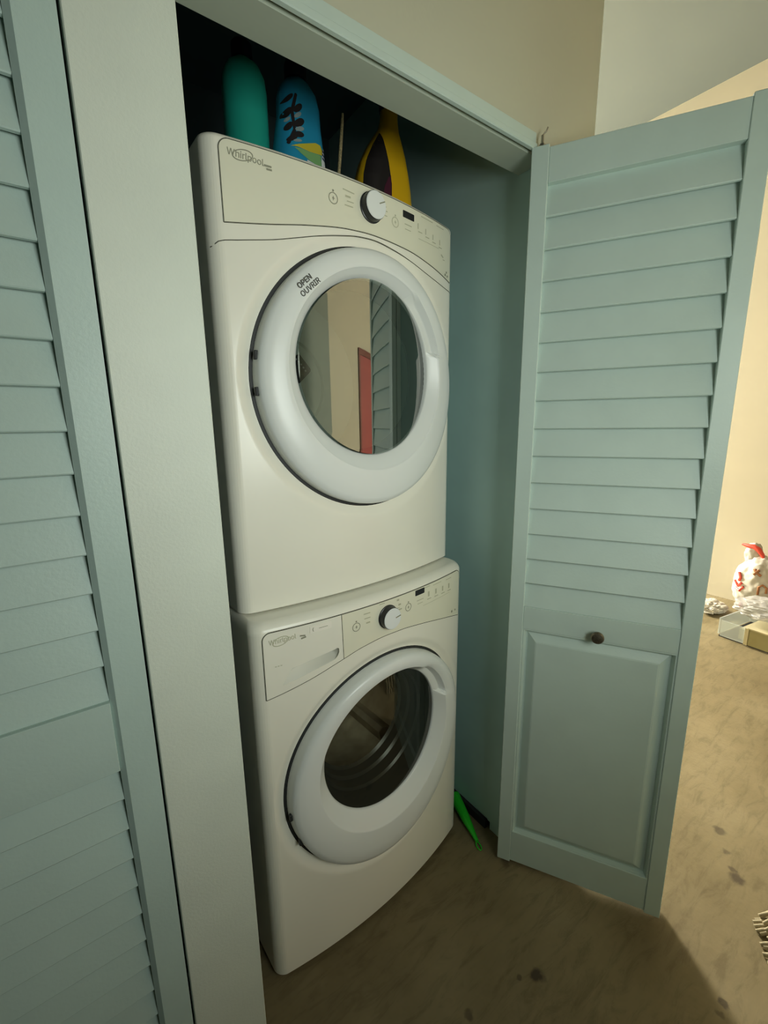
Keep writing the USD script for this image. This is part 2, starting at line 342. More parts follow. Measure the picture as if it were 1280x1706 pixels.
# the open bifold door on the right: visible leaf and the leaf folded behind it
Pp, Qp = np.array([0.7952, 0.0411, 0]), np.array([1.02696, -0.35703, 0])
LW = 0.4607; le = (Qp-Pp)/np.linalg.norm(Qp-Pp); ln = np.array([le[1], -le[0], 0])
t = thing('door_2', 'open bifold louvered door with raised lower panel right of the closet', 'bifold door', kind=K)
zs = [0.910+0.07167*i for i in range(15)]
leaf_parts(t, Pp, le, ln, LW, 0.0165, 2.0656, 0.040, [(z, 0.07167) for z in zs], [(1.985, 2.0656), (0.842, 0.910), (0.0165, 0.135)],
           (0.040, 0.4207, 0.129, 0.842, 0.036, -0.003, -0.0185, -0.0045))
kn = lathe([(0, 0), (0.008, 0), (0.0075, 0.010), (0.011, 0.014), (0.0165, 0.018), (0.0168, 0.023), (0.014, 0.027), (0.006, 0.029), (0, 0.0292)], 28)
kn.vertices = Pp+le*0.233+np.array([0, 0, 0.861])+kn.vertices[:, :1]*le+kn.vertices[:, 1:2]*np.array([0, 0, 1.0])+(kn.vertices[:, 2:]-0.002)*ln
kn.fix_normals()
obj('knob', kn, 'brass', t, label='small round tarnished metal knob')
pin = cat(trimesh.creation.cylinder(0.0035, 0.030, sections=12), )
pin.apply_translation(Pp+le*0.022-ln*0.014+np.array([0, 0, 2.0656+0.012]))
nut = trimesh.creation.cylinder(0.0075, 0.008, sections=6); nut.apply_translation(Pp+le*0.022-ln*0.014+np.array([0, 0, 2.0656+0.004]))
hook = tube([Pp+le*0.022-ln*0.014+np.array([0, 0, 2.0656+z])+le*x for z, x in ((0.025, 0), (0.030, 0.003), (0.034, 0.008), (0.041, 0.011))], 0.002, 8)
obj('guide_pin', cat(pin, nut, hook), 'metal', t, smooth=False, label='metal guide pin on the door top')
# the second leaf, folded back flat behind the first
o2 = Pp-ln*(TH+0.004)
leaf_parts_back = [place(m, o2, le, -ln*-1, ) for m in (bx(0, 0.04, -TH, 0, 0.0165, 2.0656, 0.0015), bx(LW-0.04, LW, -TH, 0, 0.0165, 2.0656, 0.0015), bx(0.04, LW-0.04, -TH+.002, -.002, 1.985, 2.06), bx(0.04, LW-0.04, -TH+.002, -.002, 0.842, 0.91), bx(0.04, LW-0.04, -TH+.002, -.002, 0.02, 0.135), bx(0.04, LW-0.04, -0.022, -0.008, 0.135, 0.842))]
rl = obj('rear_leaf', cat(*leaf_parts_back), 'door', t, smooth=False)
for z in zs:
    obj('slat', place(slat(0.038, LW-0.038, z, 0.07167, -0.0235+0.02, -0.0235), o2, le, ln), 'door', rl, smooth=False)
for z in (0.3, 1.05, 1.8):
    h = trimesh.creation.cylinder(0.005, 0.06, sections=10); h.apply_translation(Qp-ln*(TH+0.002)+le*0.003+np.array([0, 0, z]))
    obj('hinge', h, 'metal', t, smooth=False)

# the closed louvered door on the left
t = thing('door_1', 'closed louvered door at the left edge, louvers above and below its middle rail', 'louvered door', kind=K)
W1 = 0.45; x1 = GAP-0.0042
LP = 0.06047; Z0 = 1.5445
up_z = [Z0-LP*k for k in range(10)][::-1]
railtop = Z0-9*LP; railbot = railtop-0.1253
sl = [(railtop+LP*k-0.0, LP) for k in range(0, 16)]
n_low = 13
lo = [(railbot-LP*(k+1), LP) for k in range(n_low)]
leaf_parts(t, (x1-W1, YW, 0), (1, 0, 0), (0, -1, 0), W1, 0.012, 2.062, 0.0545, sl+lo, [(railtop+16*LP+0.002, 2.062), (railbot, railtop), (0.012, railbot-LP*n_low)], mat='doorshade', bevel=0.0085, rail_in=0.0012, tilt=(-0.0088, -0.0235))

# ------------------------------------------------------------------ washer and dryer
AW = 0.696; AD = 0.76
class Appliance:
    def __init__(s, B, door, moat, dent=None):
        s.B, s.door, s.moat, s.dent = B, door, moat, dent
    def yf(s, X, Z=None, bare=False):
        X = np.asarray(X, float); tt = (X-AW/2)/(AW/2)
        Y = -s.B*(1-tt**2)
        d = np.minimum(X, AW-X); rc = 0.026
        k = np.clip(rc-d, 0, rc)
        Y = Y+rc-np.sqrt(np.maximum(rc*rc-k*k, 0))
        if Z is not None and not bare:
            Z = np.asarray(Z, float)
            r = np.hypot(X-s.door[0], Z-s.door[1]); R = s.door[2]
            u = np.clip((r-R-0.007)/0.030, 0, 1); u = u*u*(3-2*u)
            Y = Y+s.moat*(1-u)
            if s.dent is not None:
                Y = Y+s.dent(X, Z)
        return Y
    def pt(s, X, Z, h):
        X = np.asarray(X, float)
        return np.stack([X, s.yf(X)-h, np.broadcast_to(Z, X.shape)], -1)
    def conform(s, poly, h1, h0=None):
        """a plate cut to poly (in X, Z), bent over the front: outer face h1 proud of it, inner face at h0"""
        polys = list(poly.geoms) if hasattr(poly, 'geoms') else [poly]
        ms = []
        for g in polys:
            if g.is_empty or g.area < 1e-9: continue
            x0, z0, x1, z1 = g.bounds
            xs = np.arange(math.floor(x0/0.012), math.ceil(x1/0.012)+1)*0.012
            V, Fc = [], []
            for a, b in zip(xs[:-1], xs[1:]):
                piece = g.intersection(sbox(a, z0-1, b, z1+1))
                for q in (piece.geoms if hasattr(piece, 'geoms') else [piece]):
                    if q.geom_type != 'Polygon' or q.area < 1e-10: continue
                    v, f = trimesh.creation.triangulate_polygon(q, engine='earcut')
                    f = np.asarray(f)
                    e1 = v[f[:, 1]]-v[f[:, 0]]; e2 = v[f[:, 2]]-v[f[:, 0]]
                    fl = (e1[:, 0]*e2[:, 1]-e1[:, 1]*e2[:, 0]) < 0; f[fl] = f[fl][:, ::-1]
                    Fc.append(f+len(V)); V += [tuple(p) for p in v]
            V = np.array(V); Fc = np.vstack(Fc)
            P = s.pt(V[:, 0], V[:, 1], h1)
            ms.append(trimesh.Trimesh(P, Fc, process=False))
            if h0 is not None:
                for ring in [g.exterior]+list(g.interiors):
                    c = np.array(LineString(ring.coords).segmentize(0.012).coords)
                    if ring is g.exterior and not ring.is_ccw: c = c[::-1]
                    if ring is not g.exterior and ring.is_ccw: c = c[::-1]
                    ms.append(loft([s.pt(c[:, 0], c[:, 1], h0), s.pt(c[:, 0], c[:, 1], h1)], closed=False))
        m = cat(*ms); m.merge_vertices(); return m
    def cabinet(s, z0, H, rt, nz=0.005):
        # outline parameters: left side, front, right side
        fx = np.unique(np.concatenate([np.linspace(0, 0.026, 9)**1.0, 0.026*(1-np.cos(np.linspace(0, math.pi/2, 9))), np.arange(0.026, AW-0.026, 0.005), AW-0.026*(1-np.cos(np.linspace(0, math.pi/2, 9))), [AW]]))
        zs = np.concatenate([[z0, z0+0.004], np.arange(z0+0.008, H-rt, nz), H-rt+rt*np.sin(np.linspace(0, math.pi/2, 9))])
        rows = []
        for z in zs:
            k = max(0.0, z-(H-rt)); i = rt-math.sqrt(max(rt*rt-k*k, 0)); j = 0.004*(1-min(1, (z-z0)/0.004))
            Y = s.yf(fx, np.full_like(fx, z))
            q = 1-(0.6*i+j)/(AW/2)
            Xs = AW/2+(fx-AW/2)*q
            front = np.stack([Xs, Y+i+j, np.full_like(fx, z)], 1)
            L = [[Xs[0], AD, z]]; Rr = [[Xs[-1], AD, z]]
            rows.append(np.vstack([L, front, Rr]))
        m = loft(rows, closed=False)
        n = len(rows[0])
        def cap(row, flip):
            V = np.vstack([row, [[x, AD, row[0][2]] for x in row[:, 0]]]); Fc = []
            for a in range(n-1):
                Fc += [[a, a+1, n+a+1], [a, n+a+1, n+a]]
            return trimesh.Trimesh(V, np.array(Fc)[:, ::-1] if flip else Fc, process=False)
        back = trimesh.Trimesh([rows[0][0], rows[0][-1], rows[-1][-1], rows[-1][0]], [[0, 2, 1], [0, 3, 2]], process=False)
        m = cat(m, cap(rows[-1], False), cap(rows[0], True), back)
        m.merge_vertices(); return m
    def text(s, string, X, Z, height, phi, h, bold=False, sx=1.0):
        m = meshkit.text_mesh(string, height, 0.0006, bold); v = m.vertices
        x = v[:, 0]*sx*math.cos(phi)-v[:, 1]*math.sin(phi)+X; z = v[:, 0]*sx*math.sin(phi)+v[:, 1]*math.cos(phi)+Z
        m.vertices = np.stack([x, s.yf(x)-h-v[:, 2], z], 1); m.invert() if m.volume < 0 else None
        return m
def door_ring(ap, cx, cz, R, gx, gz, G, hr=0.030, hg=0.004, scoop=(15, 62), n=180):
    """door ring from its outer edge (R about cx, cz) to the glass (G about gx, gz); returns ring, scoop"""
    prof = [(0.0, -0.016), (0.0, 0.002), (0.010, 0.013), (0.04, 0.020), (0.14, 0.026), (0.35, 0.0295), (0.58, hr), (0.675, hr-0.0005), (0.70, hr-0.0025), (0.725, hr-0.0055), (0.85, 0.5*(hr+hg)-0.001), (0.97, hg+0.002), (1.0, hg-0.002), (1.0, hg-0.014)]
    th = np.arange(n)*2*math.pi/n; rings = []
    w = np.zeros(n); deg = np.degrees(th)
    w = np.clip((deg-scoop[0])/2.5, 0, 1)*np.clip((scoop[1]-deg)/14, 0, 1); w = w*w*(3-2*w)
    for t_, h in prof:
        tt = np.full(n, t_); hh = np.full(n, h)
        b = math.exp(-((t_-0.72)/0.13)**2)
        hh = hh-w*0.020*b
        X = (cx+R*np.cos(th))*(1-tt)+(gx+G*np.cos(th))*tt; Z = (cz+R*np.sin(th))*(1-tt)+(gz+G*np.sin(th))*tt
        rings.append(ap.pt(X, Z, hh))
    m = loft(rings)
    # finer bevel: split in two meshes along the scoop
    f = m.faces; seg = (f % n); i = (f // n).min(1)
    sel = ((w[seg] > 0.02).all(1)) & (i >= 6) & (i <= 10)
    a = trimesh.Trimesh(m.vertices, f[~sel], process=False); b = trimesh.Trimesh(m.vertices, f[sel], process=False)
    for q in (a, b):
        q.remove_unreferenced_vertices()
        if m.face_normals[:, 1].mean() > 0: q.invert()
    return a, b
def disc(ap, gx, gz, G, h0, cyl=0.0, slope=0.0, nr=24, n=160):
    """round glass: bent about the vertical by cyl, turned about it by slope"""
    rings = []; th = np.arange(n)*2*math.pi/n
    for k in range(nr+1):
        r = G*(1-k/nr)+1e-5
        x = r*np.cos(th)
        rings.append(ap.pt(gx+x, gz+r*np.sin(th), h0+cyl*(1-(x/G)**2)-slope*x))
    m = loft(rings, cap1=True)
    if m.face_normals[:, 1].mean() > 0: m.invert()
    return m
def icon(ap, X, Z, r=0.0115):
    ring = Point(X, Z).buffer(r, 24).difference(Point(X, Z).buffer(r-0.0017, 24))
    nub = Point(X, Z+r+0.0032).buffer(0.0022)
    mark = unary_union([sbox(X-0.0009, Z-0.004, X+0.0009, Z+0.004), Polygon([(X-0.0035, Z-0.001), (X+0.0035, Z-0.001), (X, Z+0.0035)])])
    return ap.conform(unary_union([ring, nub, mark]), 0.0018)
def bars(ap, lst):
    return ap.conform(unary_union([affinity.rotate(sbox(x-w/2, z-h/2, x+w/2, z+h/2), a) for x, z, w, h, a in lst]), 0.0018)
def knob(par, ap, X, Z, r, ang):
    y0 = float(ap.yf(X)); sl_ = math.atan2(2*ap.B*(X-AW/2)/(AW/2)**2, 1)   # front tangent
    rot = trimesh.transformations.rotation_matrix(sl_, (0, 0, 1)); tr_ = trimesh.transformations.translation_matrix((X, y0, Z))
    skirt = lathe([(r*1.06, -0.001), (r*1.06, 0.004), (r, 0.005), (r*0.985, 0.019), (r*0.96, 0.0205), (0, 0.0205)], 48, 'y')
    face = lathe([(r*0.955, 0.0195), (r*0.955, 0.0213), (r*0.91, 0.0226), (0, 0.0234)], 48, 'y')
    mk = bx(0.30*r, 0.86*r, -0.0245, -0.0225, -0.0011, 0.0011); mk.apply_transform(trimesh.transformations.rotation_matrix(-ang, (0, 1, 0)))
    for m in (skirt, face, mk): m.apply_transform(rot); m.apply_transform(tr_)
    k = obj('knob', skirt, 'black', par, smooth=40, label='round control knob with a black skirt')
    obj('knob_face', face, 'knobface', k, smooth=40, label='pale silver knob face'); obj('pointer', mk, 'print', k, smooth=False)
def smooth_line(pts, n=60):
    p = np.array(pts); from_x = np.linspace(p[0, 0], p[-1, 0], n)
    from scipy.interpolate import PchipInterpolator
    return np.stack([from_x, PchipInterpolator(p[:, 0], p[:, 1])(from_x)], 1)

def seam_of(ap, poly, w=0.0021, h=0.0007):
    return ap.conform(poly.buffer(w, join_style=1).difference(poly.buffer(-0.0002)), h, -0.001)
def round_poly(p, r):
    return p.buffer(-r).buffer(r, 8)

# ---- dryer
DB = 0.040
dp = Appliance(DB, (0.362, 1.525, 0.298), 0.010)
t = thing('dryer', 'white front-loading dryer stacked on top of the washer, round mirrored door', 'dryer', loc=(0.085, 0.230, 0), rotz=0.072)
dcab = dp.cabinet(1.0035, 1.966, 0.014)
cc = dcab.triangles_center
dcab.update_faces(~((np.hypot(cc[:, 0]-0.357, cc[:, 2]-1.557) < 0.208) & (cc[:, 1] < 0.1))); dcab.remove_unreferenced_vertices()
obj('cabinet', dcab, 'white', t, smooth=40)
arch = smooth_line([(0.028, 1.813), (0.11, 1.825), (0.20, 1.842), (0.30, 1.857), (0.37, 1.861), (0.48, 1.857), (0.577, 1.844), (0.674, 1.822)])
dpoly = Polygon([(0.028, 1.9545)] + [tuple(p) for p in arch] + [(0.674, 1.9545)])
# round only the two upper corners
dpoly = dpoly.intersection(unary_union([Polygon([(0.028, 1.70), (0.674, 1.70), (0.674, 1.9545), (0.028, 1.9545)]).buffer(-0.018).buffer(0.018, 8), sbox(0, 1.70, 0.70, 1.90)]))
cp = obj('control_panel', dp.conform(dpoly, 0.0012, -0.001), 'panel', t, smooth=30, label='yellowish curved control panel')
obj('panel_seam', seam_of(dp, dpoly), 'seam', cp, smooth=False)
obj('lettering', dp.text('Whirlpool', 0.041, 1.9295, 0.0115, -0.06, 0.0014, sx=0.95), 'print', cp, smooth=False, label='grey cursive maker lettering')
ell = affinity.rotate(affinity.scale(Point(0.070, 1.934).buffer(1, 24), 0.020, 0.010), 14)
obj('emblem', dp.conform(ell.difference(affinity.scale(ell, 0.90, 0.82)), 0.0016), 'print', cp, smooth=False)
obj('emblem', bars(dp, [(0.117, 1.9275, 0.015, 0.0035, 0), (0.1195, 1.922, 0.011, 0.0035, 0)]), 'print', cp, smooth=False)
obj('icon', icon(dp, 0.260, 1.907), 'print', cp, smooth=False, label='round power symbol')
obj('icon', icon(dp, 0.439, 1.906), 'dim', cp, smooth=False, label='round start symbol')
obj('print', bars(dp, [(0.300, 1.931, 0.030, 0.0022, -4), (0.298, 1.920, 0.014, 0.004, 0), (0.304, 1.911, 0.018, 0.002, 0), (0.300, 1.902, 0.022, 0.0022, 0), (0.405, 1.930, 0.010, 0.002, 0), (0.408, 1.921, 0.010, 0.002, 0), (0.407, 1.911, 0.010, 0.002, 0)]), 'dim', cp, smooth=False)
obj('display', dp.conform(round_poly(sbox(0.466, 1.926, 0.507, 1.941), 0.0015), 0.0022, 0.001), 'black', cp, smooth=False, label='small black display')
obj('print', bars(dp, [(0.485, 1.912, 0.026, 0.0022, 0), (0.484, 1.901, 0.022, 0.0018, 0)]+[(0.523+0.032*i, 1.921-0.004*i+0.0, 0.003, 0.013, 0) for i in range(4)]+[(0.532+0.030*i, 1.909-0.004*i, 0.016, 0.0022, 0) for i in range(4)]+[(0.56, 1.947, 0.05, 0.002, 0), (0.62, 1.946, 0.035, 0.0018, 0), (0.57, 1.893, 0.09, 0.0012, 0)]), 'dim', cp, smooth=False)
obj('print', bars(dp, [(0.632, 1.879, 0.012, 0.004, -25)]), 'dim', cp, smooth=False); obj('print', bars(dp, [(0.640, 1.871, 0.010, 0.002, 0)]), 'dim', cp, smooth=False)
obj('icon', dp.conform(unary_union([Point(0.655, 1.843).buffer(0.003), Point(0.649, 1.836).buffer(0.0035), Point(0.660, 1.834).buffer(0.003)]), 0.0018), 'print', cp, smooth=False)
knob(t, dp, 0.362, 1.915, 0.0300, 0.45)
seamline = LineString([tuple(p) for p in smooth_line([(0.004, 1.768), (0.015, 1.777), (0.054, 1.785), (0.121, 1.798), (0.17, 1.811), (0.22, 1.825), (0.276, 1.838), (0.33, 1.8475), (0.37, 1.850), (0.44, 1.843), (0.50, 1.832), (0.558, 1.819), (0.682, 1.796)])])
obj('front_seam', dp.conform(seamline.buffer(0.0009), 0.0006, -0.001), 'seam', t, smooth=False)
ring, scoop = door_ring(dp, 0.362, 1.525, 0.298, 0.357, 1.557, 0.203)
dd = obj('door', ring, 'ring', t, smooth=35, label='round white porthole door')
obj('handle_recess', scoop, 'ring', dd, smooth=35)
obj('door_glass', disc(dp, 0.357, 1.557, 0.2025, 0.002, 0.010, 0.045), 'dryerglass', dd, smooth=True, label='dark mirror-like round glass')
drum_back = None
tx = dp.text('OPEN', 0.1560, 1.7035, 0.0105, 0.72, 0.0302, True)
tx2 = dp.text('OUVRIR', 0.1620, 1.6885, 0.0105, 0.72, 0.0302, True)
obj('lettering', cat(tx, tx2), 'darkprint', dd, smooth=False, label='black OPEN OUVRIR lettering')
th = np.radians(np.arange(0, 360, 2))
gk = loft([dp.pt(0.362+r*np.cos(th), 1.525+r*np.sin(th), h) for r, h in ((0.3055, -0.0100), (0.3050, -0.0088), (0.296, -0.0088), (0.294, -0.0100))]); gk.fix_normals()
obj('door_gasket', gk, 'gasket', t)
for zz in (1.571, 1.498):
    a = math.asin((zz-1.525)/0.298); x = 0.362-0.298*math.cos(a)
    q = bx(-0.006, 0.008, -0.003, 0.006, -0.009, 0.009, 0.001); q.apply_translation((x+0.001, float(dp.yf(x))-0.0085, zz))
    obj('hinge_cover', q, 'gasket', dd, smooth=False, label='small black hinge clip')
DX = 0.357; DYF = float(dp.yf(DX))
def at_front(m, ap, X, Z):
    m.apply_translation((X, float(ap.yf(X)), Z)); return m
def mouth(ap, X, Z, prof, n=96):
    """inside of a porthole: rows of (radius, depth, how far the row follows the bent front)"""
    t_ = np.arange(n)*2*math.pi/n; y0 = float(ap.yf(X)); rows = []
    for r, dep, w in prof:
        x = X+r*np.cos(t_); rows.append(np.stack([x, ap.yf(x)*w+y0*(1-w)+dep, Z+r*np.sin(t_)], 1))
    m = loft(rows); m.fix_normals()
    if (m.face_normals*(m.triangles_center-[X, y0+0.1, Z]))[:, [0, 2]].sum() > 0: m.invert()
    return m
obj('door_liner', mouth(dp, DX, 1.557, [(0.2035, 0.003, 1), (0.201, 0.03, 0.6), (0.195, 0.07, 0), (0.215, 0.085, 0), (0.225, 0.11, 0)]), 'gasket', dd, smooth=35)
dm = mouth(dp, DX, 1.557, [(0.225, 0.11, 0), (0.28, 0.13, 0), (0.28, 0.46, 0), (0.20, 0.475, 0), (0.165, 0.462, 0), (0.155, 0.462, 0), (0.150, 0.472, 0), (0.0005, 0.472, 0)])
dk = obj('drum', dm, 'drumgrey', t, smooth=35, label='grey drum inside behind the glass')
gp = affinity.rotate(sbox(0.045, -0.035, 0.118, 0.035), 42, origin=(0, 0))
gr = trimesh.creation.extrude_polygon(gp.buffer(-0.01).buffer(0.01), 0.004, engine='earcut'); gr.apply_transform(np.array([[1, 0, 0, DX], [0, 0, -1, DYF+0.471], [0, 1, 0, 1.557], [0, 0, 0, 1.0]]))
gq = obj('vent_grille', gr, 'gasket', dk, smooth=False, label='dark vent grille')
dots = cat(*[trimesh.creation.cylinder(0.0035, 0.006, sections=10, transform=trimesh.transformations.translation_matrix((0.100*math.cos(a), 0.100*math.sin(a), 0))) for a in np.radians([30, 37, 44, 51, 58])])
dots.apply_transform(np.array([[1, 0, 0, DX], [0, 0, -1, DYF+0.470], [0, 1, 0, 1.557], [0, 0, 0, 1.0]]))
obj('vent_hole', dots, 'labelwhite', dk, smooth=False)

# ---- washer
WB = 0.042
def wdent(X, Z):
    p = handle_depth(X, Z); return p
HX0, HX1 = 0.052, 0.200
hz_top = lambda X: 0.880+(X-HX0)/(HX1-HX0)*0.020
hz_bot = lambda X: 0.845+(X-HX0)/(HX1-HX0)*0.030
def handle_depth(X, Z):
    u = np.clip((X-HX0+0.01)/(HX1-HX0), 0, 1)
    inn = (np.clip((X-HX0+0.008)/0.01, 0, 1)*np.clip((HX1+0.006-X)/0.008, 0, 1)*np.clip((hz_top(X)+0.008-Z)/0.008, 0, 1)*np.clip((Z-hz_bot(X)+0.008)/0.008, 0, 1))
    return 0.042*inn
wp = Appliance(WB, (0.352, 0.523, 0.297), 0.012, wdent)
WGX, WGZ, WG = 0.349, 0.570, 0.197
t = thing('washer', 'white front-loading washer on the concrete floor under the dryer', 'washing machine', loc=(0.083, 0.165, 0), rotz=0.070)
# the cabinet front has an opening behind the door glass
wcab = wp.cabinet(0.014, 1.002, 0.024)
cc = wcab.triangles_center
hole = (np.hypot(cc[:, 0]-WGX, cc[:, 2]-WGZ) < 0.206) & (cc[:, 1] < 0.1)
wcab.update_faces(~hole); wcab.remove_unreferenced_vertices()
obj('cabinet', wcab, 'white', t, smooth=40)
warch = smooth_line([(0.022, 0.822), (0.115, 0.840), (0.208, 0.865), (0.27, 0.8795), (0.34, 0.886), (0.40, 0.884), (0.457, 0.877), (0.594, 0.850), (0.672, 0.831)])
full = Polygon([(0.022, 0.981)] + [tuple(p) for p in warch] + [(0.672, 0.981)])
full = full.intersection(unary_union([sbox(0.022, 0.70, 0.672, 0.981).buffer(-0.017).buffer(0.017, 8), sbox(0, 0.70, 0.70, 0.93)]))
split = Polygon([(0, 0.7), (0.2155, 0.7), (0.2065, 1.1), (0, 1.1)])
dr = full.intersection(split.buffer(-0.0004)); cpan = full.difference(split.buffer(0.0014))
hp = Polygon([(HX0+0.004, hz_bot(HX0)+0.001)] + [(x, hz_bot(x)) for x in np.linspace(HX0+0.01, HX1-0.012, 8)] + [(HX1-0.004, hz_bot(HX1)+0.004), (HX1, hz_bot(HX1)+0.012), (HX1, hz_top(HX1)-0.003), (HX1-0.004, hz_top(HX1))] + [(x, hz_top(x)) for x in np.linspace(HX1-0.01, HX0+0.03, 8)])
hp = hp.buffer(-0.002).buffer(0.002, 6)
dw = obj('detergent_drawer', wp.conform(dr.difference(hp), 0.0012, -0.001), 'white', t, smooth=30, label='detergent drawer front')
obj('panel_seam', seam_of(wp, dr), 'seam', dw, smooth=False)
# scooped grip: deep at its right end under the upper edge, running out to the left
gx_, gz_ = np.meshgrid(np.linspace(HX0-0.002, HX1+0.002, 60), np.linspace(-0.06, 1.06, 22), indexing='ij')
gz2 = hz_bot(gx_)+(hz_top(gx_)-hz_bot(gx_))*gz_
uu = np.clip((gx_-HX0)/(HX1-HX0), 0, 1)
dep = 0.034*(uu**0.8)*np.clip(gz_*1.5, 0, 1)**0.9*np.clip((HX1-gx_)/0.006, 0, 1)**0.5*np.where(gz_ > 0.985, 0.1, 1)
vv = np.stack([gx_, wp.yf(gx_)-0.0008+dep, gz2], -1)
gm = loft([vv[i] for i in range(60)], closed=False); gm.fix_normals()
obj('handle_recess', gm, 'matte', dw, smooth=40, label='scooped drawer grip')
obj('lettering', wp.text('Whirlpool', 0.034, 0.953, 0.0115, 0.03, 0.0014, sx=0.85), 'dim', dw, smooth=False, label='worn grey maker lettering')
ell = affinity.rotate(affinity.scale(Point(0.060, 0.957).buffer(1, 24), 0.019, 0.0105), 14)
obj('emblem', wp.conform(ell.difference(affinity.scale(ell, 0.90, 0.82)), 0.0016), 'dim', dw, smooth=False)
obj('emblem', bars(wp, [(0.110, 0.957, 0.013, 0.0035, -10), (0.112, 0.9515, 0.012, 0.004, 8)]), 'print', dw, smooth=False)
st = obj('sticker', wp.conform(sbox(0.128, 0.957, 0.182, 0.973), 0.0020, 0.001), 'sticker', dw, smooth=False, label='small white paper sticker')
obj('print', wp.conform(affinity.scale(Point(0.137, 0.965).buffer(1, 16), 0.003, 0.005).difference(affinity.scale(Point(0.1385, 0.965).buffer(1, 16), 0.003, 0.005)), 0.0024), 'print', dw, smooth=False)
obj('print', wp.conform(sbox(0.150, 0.9645, 0.172, 0.9657), 0.0024), 'print', dw, smooth=False)
for i in range(3): obj('print', bars(wp, [(0.046+0.006*i, 0.8985, 0.004, 0.0018, 0)]), 'dim', dw, smooth=False)
cp = obj('control_panel', wp.conform(cpan, 0.0012, -0.001), 'panel', t, smooth=30, label='yellowish curved control panel')
obj('panel_seam', seam_of(wp, cpan), 'seam', cp, smooth=False)
obj('icon', icon(wp, 0.250, 0.938), 'print', cp, smooth=False, label='round power symbol')
obj('icon', icon(wp, 0.424, 0.940), 'print', cp, smooth=False, label='round start symbol')
obj('print', bars(wp, [(0.282, 0.965, 0.020, 0.0026, 0), (0.283, 0.9525, 0.018, 0.0026, 0), (0.285, 0.940, 0.012, 0.004, 0), (0.330, 0.977, 0.018, 0.0022, 0), (0.385, 0.972, 0.008, 0.005, 0), (0.391, 0.958, 0.009, 0.005, 0), (0.393, 0.944, 0.012, 0.004, 0), (0.385, 0.95, 0.014, 0.0014, 0)]), 'dim', cp, smooth=False)
obj('display', wp.conform(round_poly(sbox(0.452, 0.963, 0.490, 0.9785), 0.0015), 0.0022, 0.001), 'black', cp, smooth=False, label='small black display')
obj('print', bars(wp, [(0.472, 0.947, 0.028, 0.0020, 0), (0.472, 0.937, 0.022, 0.0018, 0)]+[(0.510+0.034*i, 0.953-0.002*i, 0.006, 0.015, 0) for i in range(4)]+[(0.512+0.034*i, 0.938-0.002*i, 0.018, 0.0025, 0) for i in range(4)]+[(0.50, 0.976, 0.03, 0.0018, 0), (0.55, 0.973, 0.04, 0.0018, 0), (0.61, 0.970, 0.03, 0.0018, 0), (0.55, 0.925, 0.13, 0.0010, 0)]), 'dim', cp, smooth=False)
obj('icon', wp.conform(unary_union([Point(0.632, 0.856).buffer(0.004), Point(0.652, 0.855).buffer(0.003)]), 0.0018), 'print', cp, smooth=False)
knob(t, wp, 0.349, 0.937, 0.0295, 0.15)
ring, scoop = door_ring(wp, 0.352, 0.523, 0.297, WGX, WGZ, WG, hr=0.026, hg=-0.006)
dd = obj('door', ring, 'ring', t, smooth=35, label='round white porthole door')
obj('handle_recess', scoop, 'ring', dd, smooth=35)
obj('door_glass', disc(wp, WGX, WGZ, WG-0.0005, -0.010), 'washerglass', dd, smooth=True, label='dark clear round glass')
bowl = mouth(wp, WGX, WGZ, [(WG+0.0005, 0.011, 1), (WG-0.004, 0.018, 1), (WG-0.010, 0.04, 0.5), (0.184, 0.066, 0), (0.178, 0.072, 0), (0.174, 0.10, 0), (0.167, 0.107, 0), (0.163, 0.13, 0), (0.155, 0.137, 0)])
obj('door_bowl', bowl, 'darksteel', dd, smooth=35, label='dark ridged inside of the porthole')
dm = mouth(wp, WGX, WGZ, [(0.155, 0.137, 0), (0.215, 0.145, 0), (0.230, 0.18, 0), (0.230, 0.40, 0), (0.222, 0.415, 0), (0.19, 0.418, 0), (0.185, 0.408, 0), (0.15, 0.408, 0), (0.145, 0.420, 0), (0.10, 0.422, 0), (0.094, 0.410, 0), (0.05, 0.408, 0), (0.0005, 0.404, 0)])
dk = obj('drum', dm, 'steel', t, smooth=35, label='steel drum inside')
for k in range(3):
    a = math.radians(70+120*k); v = loft([np.array([[math.cos(a+da)*r, yy, math.sin(a+da)*r] for da, r in ((-0.12, 0.229), (-0.05, 0.195), (0.05, 0.195), (0.12, 0.229))]) for yy in (0.19, 0.40)]); v.fix_normals()
    obj('drum_fin', at_front(v, wp, WGX, WGZ), 'steel', dk, smooth=False)
gk = loft([wp.pt(0.352+r*np.cos(th), 0.523+r*np.sin(th), h) for r, h in ((0.3045, -0.0120), (0.3040, -0.0108), (0.295, -0.0108), (0.293, -0.0120))]); gk.fix_normals()
obj('door_gasket', gk, 'gasket', t)
for zz in (0.497, 0.415):
    a = math.asin((zz-0.523)/0.297); x = 0.352-0.297*math.cos(a)
    q = bx(-0.006, 0.008, -0.003, 0.006, -0.009, 0.009, 0.001); q.apply_translation((x+0.001, float(wp.yf(x))-0.0085, zz))
    obj('hinge_cover', q, 'gasket', dd, smooth=False, label='small black hinge clip')
for X in (0.05, AW-0.05):
    for Y in (0.06, AD-0.06):
        c_ = trimesh.creation.cylinder(0.022, 0.016, sections=16); c_.apply_translation((X, Y, 0.008)); obj('foot', c_, 'gasket', t, smooth=30)

